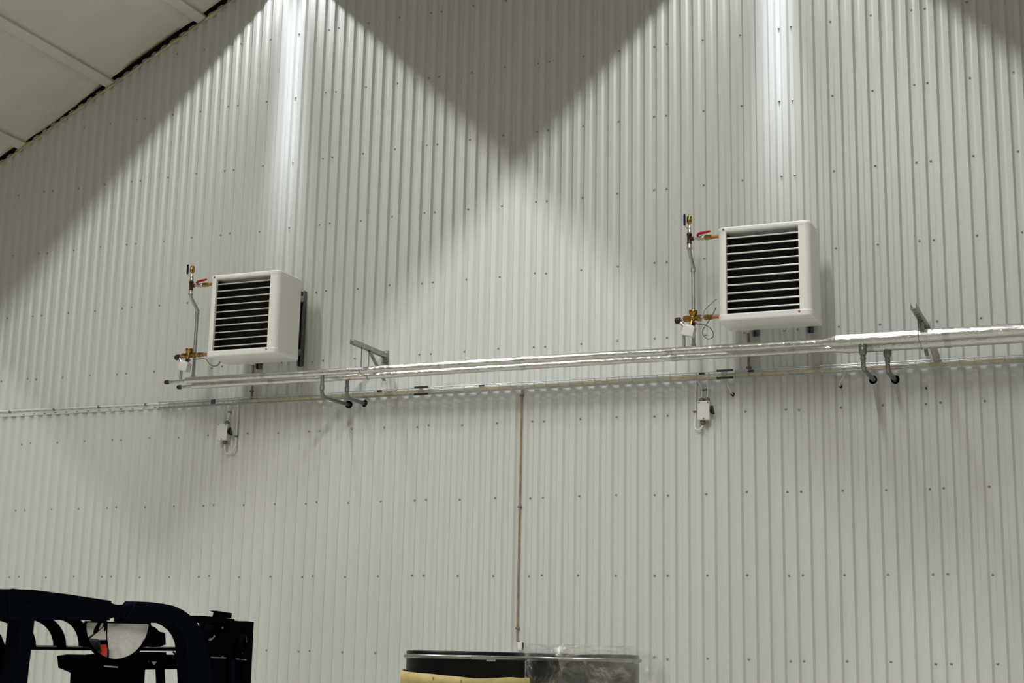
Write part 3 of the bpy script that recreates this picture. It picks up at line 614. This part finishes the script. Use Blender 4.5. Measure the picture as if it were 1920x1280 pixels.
# body below the frame: red bonnet, chassis, wheels, mast feet and forks
def fl(a, b, z): return V(fork.location.x, fork.location.y, 0) + FD * a + FN * b + V(0, 0, z)
RF = Matrix(((FN.x, FD.x, 0), (FN.y, FD.y, 0), (0, 0, 1)))
MB().cbox(fl(-.35, .45, FLOOR + .78), (.86, 1.0, .42), .09, RF).build('bonnet', 'redpaint', fork)
MB().cbox(fl(.15, .45, FLOOR + .38), (.92, 2.1, .42), .07, RF).build('chassis', 'navy', fork)
MB().cbox(fl(-.98, .45, FLOOR + .62), (.94, .36, .80), .12, RF).build('counterweight', 'navy', fork)
MB().cbox(fl(-.28, .45, FLOOR + 1.04), (.46, .46, .10), .04, RF).cbox(fl(-.52, .45, FLOOR + 1.26), (.44, .12, .42), .05, RF).build('seat', 'black', fork)
for a, b, r in ((.95, -.02, .32), (.95, .92, .32), (-.75, .02, .25), (-.75, .88, .25)):
    wv = MB().lathe([(r * .5, -.09), (r * .92, -.09), (r, -.06), (r, .06), (r * .92, .09), (r * .5, .09), (r * .45, .05), (0, .05)], fl(a, b, FLOOR + r), FN, 24).build('wheel', 'tyre', fork)
for b in (.24, .66):
    MB().box(fl(1.75, b, FLOOR + .07), (.12, 1.1, .04), RF).build('fork', 'bar', fork)
zp = FLOOR
for pxl, pxr, off in ((396, 402, .62), (460, 466, .62)):
    p0 = fk(pxl, 1300, off); MB().box((p0.x, p0.y, (p0.z + zp) / 2 + .02), (.09, .09, p0.z - zp - .02), RF).build('mast_foot', 'bar', fork)
for px, off in ((376, .03), (22, .01)):
    p0 = fk(px, 1305, off); MB().box((p0.x, p0.y, (p0.z + zp + .5) / 2), (.05, .05, p0.z - zp - .5), RF).build('pillar_foot', 'navy', fork)
# ------------------------------------------------------------------ drums
DR = .289; DH = .88
def drum(cx, cy, ztop, m, label, lever):
    t = thing('steel_drum', (cx, cy, ztop - DH), label, 'drum', 'steel drums')
    z0 = ztop - DH
    MB().lathe([(0, 0), (DR * .96, 0), (DR, .012), (DR * .985, .03), (DR * .985, .27), (DR * 1.015, .29), (DR * .985, .31), (DR * .985, .56), (DR * 1.015, .58), (DR * .985, .60), (DR * .985, DH - .04), (DR * .99, DH - .034)], (cx, cy, z0), seg=64).build('drum_body', m, t)
    MB().lathe([(DR * .985, -.028), (DR * .99, -.004), (DR * .965, .0), (DR * .94, -.002), (DR * .93, -.016), (DR * .6, -.012), (0, -.010)], (cx, cy, ztop), seg=64).build('lid', m, t)
    MB().lathe([(DR * 1.0, -.037), (DR * 1.025, -.034), (DR * 1.033, -.028), (DR * 1.025, -.020), (DR * .995, -.018)], (cx, cy, ztop), seg=64).build('locking_ring', 'ring', t)
    a = lever; ca, sa = math.cos(a), math.sin(a); tn = V(-sa, ca, 0); R3 = Matrix(((tn.x, ca, 0), (tn.y, sa, 0), (0, 0, 1)))
    p = V(cx + ca * DR * 1.045, cy + sa * DR * 1.045, ztop - .029)
    MB().cbox(p, (.085, .010, .016), .003, R3).cbox(p + tn * .05 + V(0, 0, -.004), (.045, .016, .022), .004, R3).build('lever_latch', 'galv', t)
    return t
dA = at(873, 1250, CAM.y + 6.65); dB = at(1091, 1250, CAM.y + 7.12)
ang = math.atan2(CAM.y - dA.y, CAM.x - dA.x)
drum(dA.x, dA.y, 1.645, 'drum', 'black steel drum with bright ring and yellow wrap, beside the film covered drum', ang + .22)
drum(dB.x, dB.y, 1.645, 'drumgrey', 'dark grey steel drum under clear stretch film', ang + .78)
# yellow wrap round the black drum
def wrap(cx, cy, top, z1, name, m, r0, amp, seed, n=96, nz=10, flare=.0):
    vs = []; fs = []
    for layer in (0, 1):
        for j in range(nz + 1):
            for k in range(n):
                a = 2 * math.pi * k / n; zt = top(a); z = zt + (z1 - zt) * j / nz
                r = r0 + amp * (abs(noise.noise((math.cos(a) * 3, math.sin(a) * 3 + seed, z * 7))) + .4 * abs(noise.noise((math.cos(a) * 9, math.sin(a) * 9 + seed, z * 22)))) + flare * (j / nz) * max(0, math.cos(a - (ang - math.pi / 2))) + .004 * (j < 2) - layer * .0025
                vs.append((cx + r * math.cos(a), cy + r * math.sin(a), z))
    L = n * (nz + 1)
    for j in range(nz):
        for k in range(n):
            k2 = (k + 1) % n; fs += [(j * n + k, j * n + k2, (j + 1) * n + k2, (j + 1) * n + k), (L + j * n + k2, L + j * n + k, L + (j + 1) * n + k, L + (j + 1) * n + k2)]
    for k in range(n):
        k2 = (k + 1) % n; fs += [(k2, k, L + k, L + k2), (nz * n + k, nz * n + k2, L + nz * n + k2, L + nz * n + k)]
    return MB().add(vs, fs, True).build(name, m)
def ytop(a):
    side = math.cos(a - (ang - math.pi / 2))        # +1 towards the left in view
    return 1.527 + .026 * max(0, side) ** 1.6 - .003 * math.sin(5 * a) + .006 * noise.noise((a * 2.5, 1, 0))
tag(wrap(dA.x, dA.y, ytop, 1.12, 'drum_wrap', 'paper', DR * 1.012, .022, 3, flare=.035), 'crumpled yellow wrap round the black drum', 'wrap')
# clear film round the grey drum, pulled out to the right
def film():
    vs = []; fs = []; n = 220; nz = 34; cx, cy = dB.x, dB.y; right = ang + math.pi / 2
    def ridge(u, v, sd): return 1 - abs(noise.noise((u, v, sd))) * 2.2
    for j in range(nz + 1):
        for k in range(n):
            a = 2 * math.pi * k / n; s = max(0, math.cos(a - right + .35)) ** 9
            t = j / nz; z = 1.664 - .46 * t + .016 * noise.noise((a * 4, 2, 0)) * (1 - t) - s * .02
            ca, sa = math.cos(a) * 2, math.sin(a) * 2
            r = DR * 1.050 + .135 * s * min(1, .45 + t * 2.6) + .012 * max(0, ridge(ca * 1.6 + z * 5, sa * 1.6 - z * 6, 3)) ** 4 + .006 * max(0, ridge(ca * 4 - z * 9, sa * 4 + z * 7, 8)) ** 3
            vs.append((cx + r * math.cos(a), cy + r * math.sin(a), z))
    for j in range(nz):
        for k in range(n): fs.append((j * n + k, j * n + (k + 1) % n, (j + 1) * n + (k + 1) % n, (j + 1) * n + k))
    o = len(vs); m_ = 16                     # loose crumpled top, gathered over the lid
    for i in range(m_ + 1):
        for k in range(n):
            a = 2 * math.pi * k / n; rr = DR * 1.05 * (1 - i / m_); x, y = rr * math.cos(a), rr * math.sin(a)
            vs.append((cx + x, cy + y, 1.656 + .034 * max(0, ridge(x * 4.5, y * 4.5, 5)) ** 2 * min(1, i / 2)))
    for i in range(m_):
        for k in range(n): fs.append((o + i * n + k, o + i * n + (k + 1) % n, o + (i + 1) * n + (k + 1) % n, o + (i + 1) * n + k))
    return MB().add(vs, fs, True).build('stretch_film', 'film')
tag(film(), 'clear crinkled stretch film draped over the grey drum', 'plastic film')
# low block the drums stand on
struct(MB().cbox(((dA.x + dB.x) / 2, (dA.y + dB.y) / 2, (FLOOR + 1.645 - DH) / 2), (1.5, 1.2, 1.645 - DH - FLOOR), .02).build('platform', 'timber'))
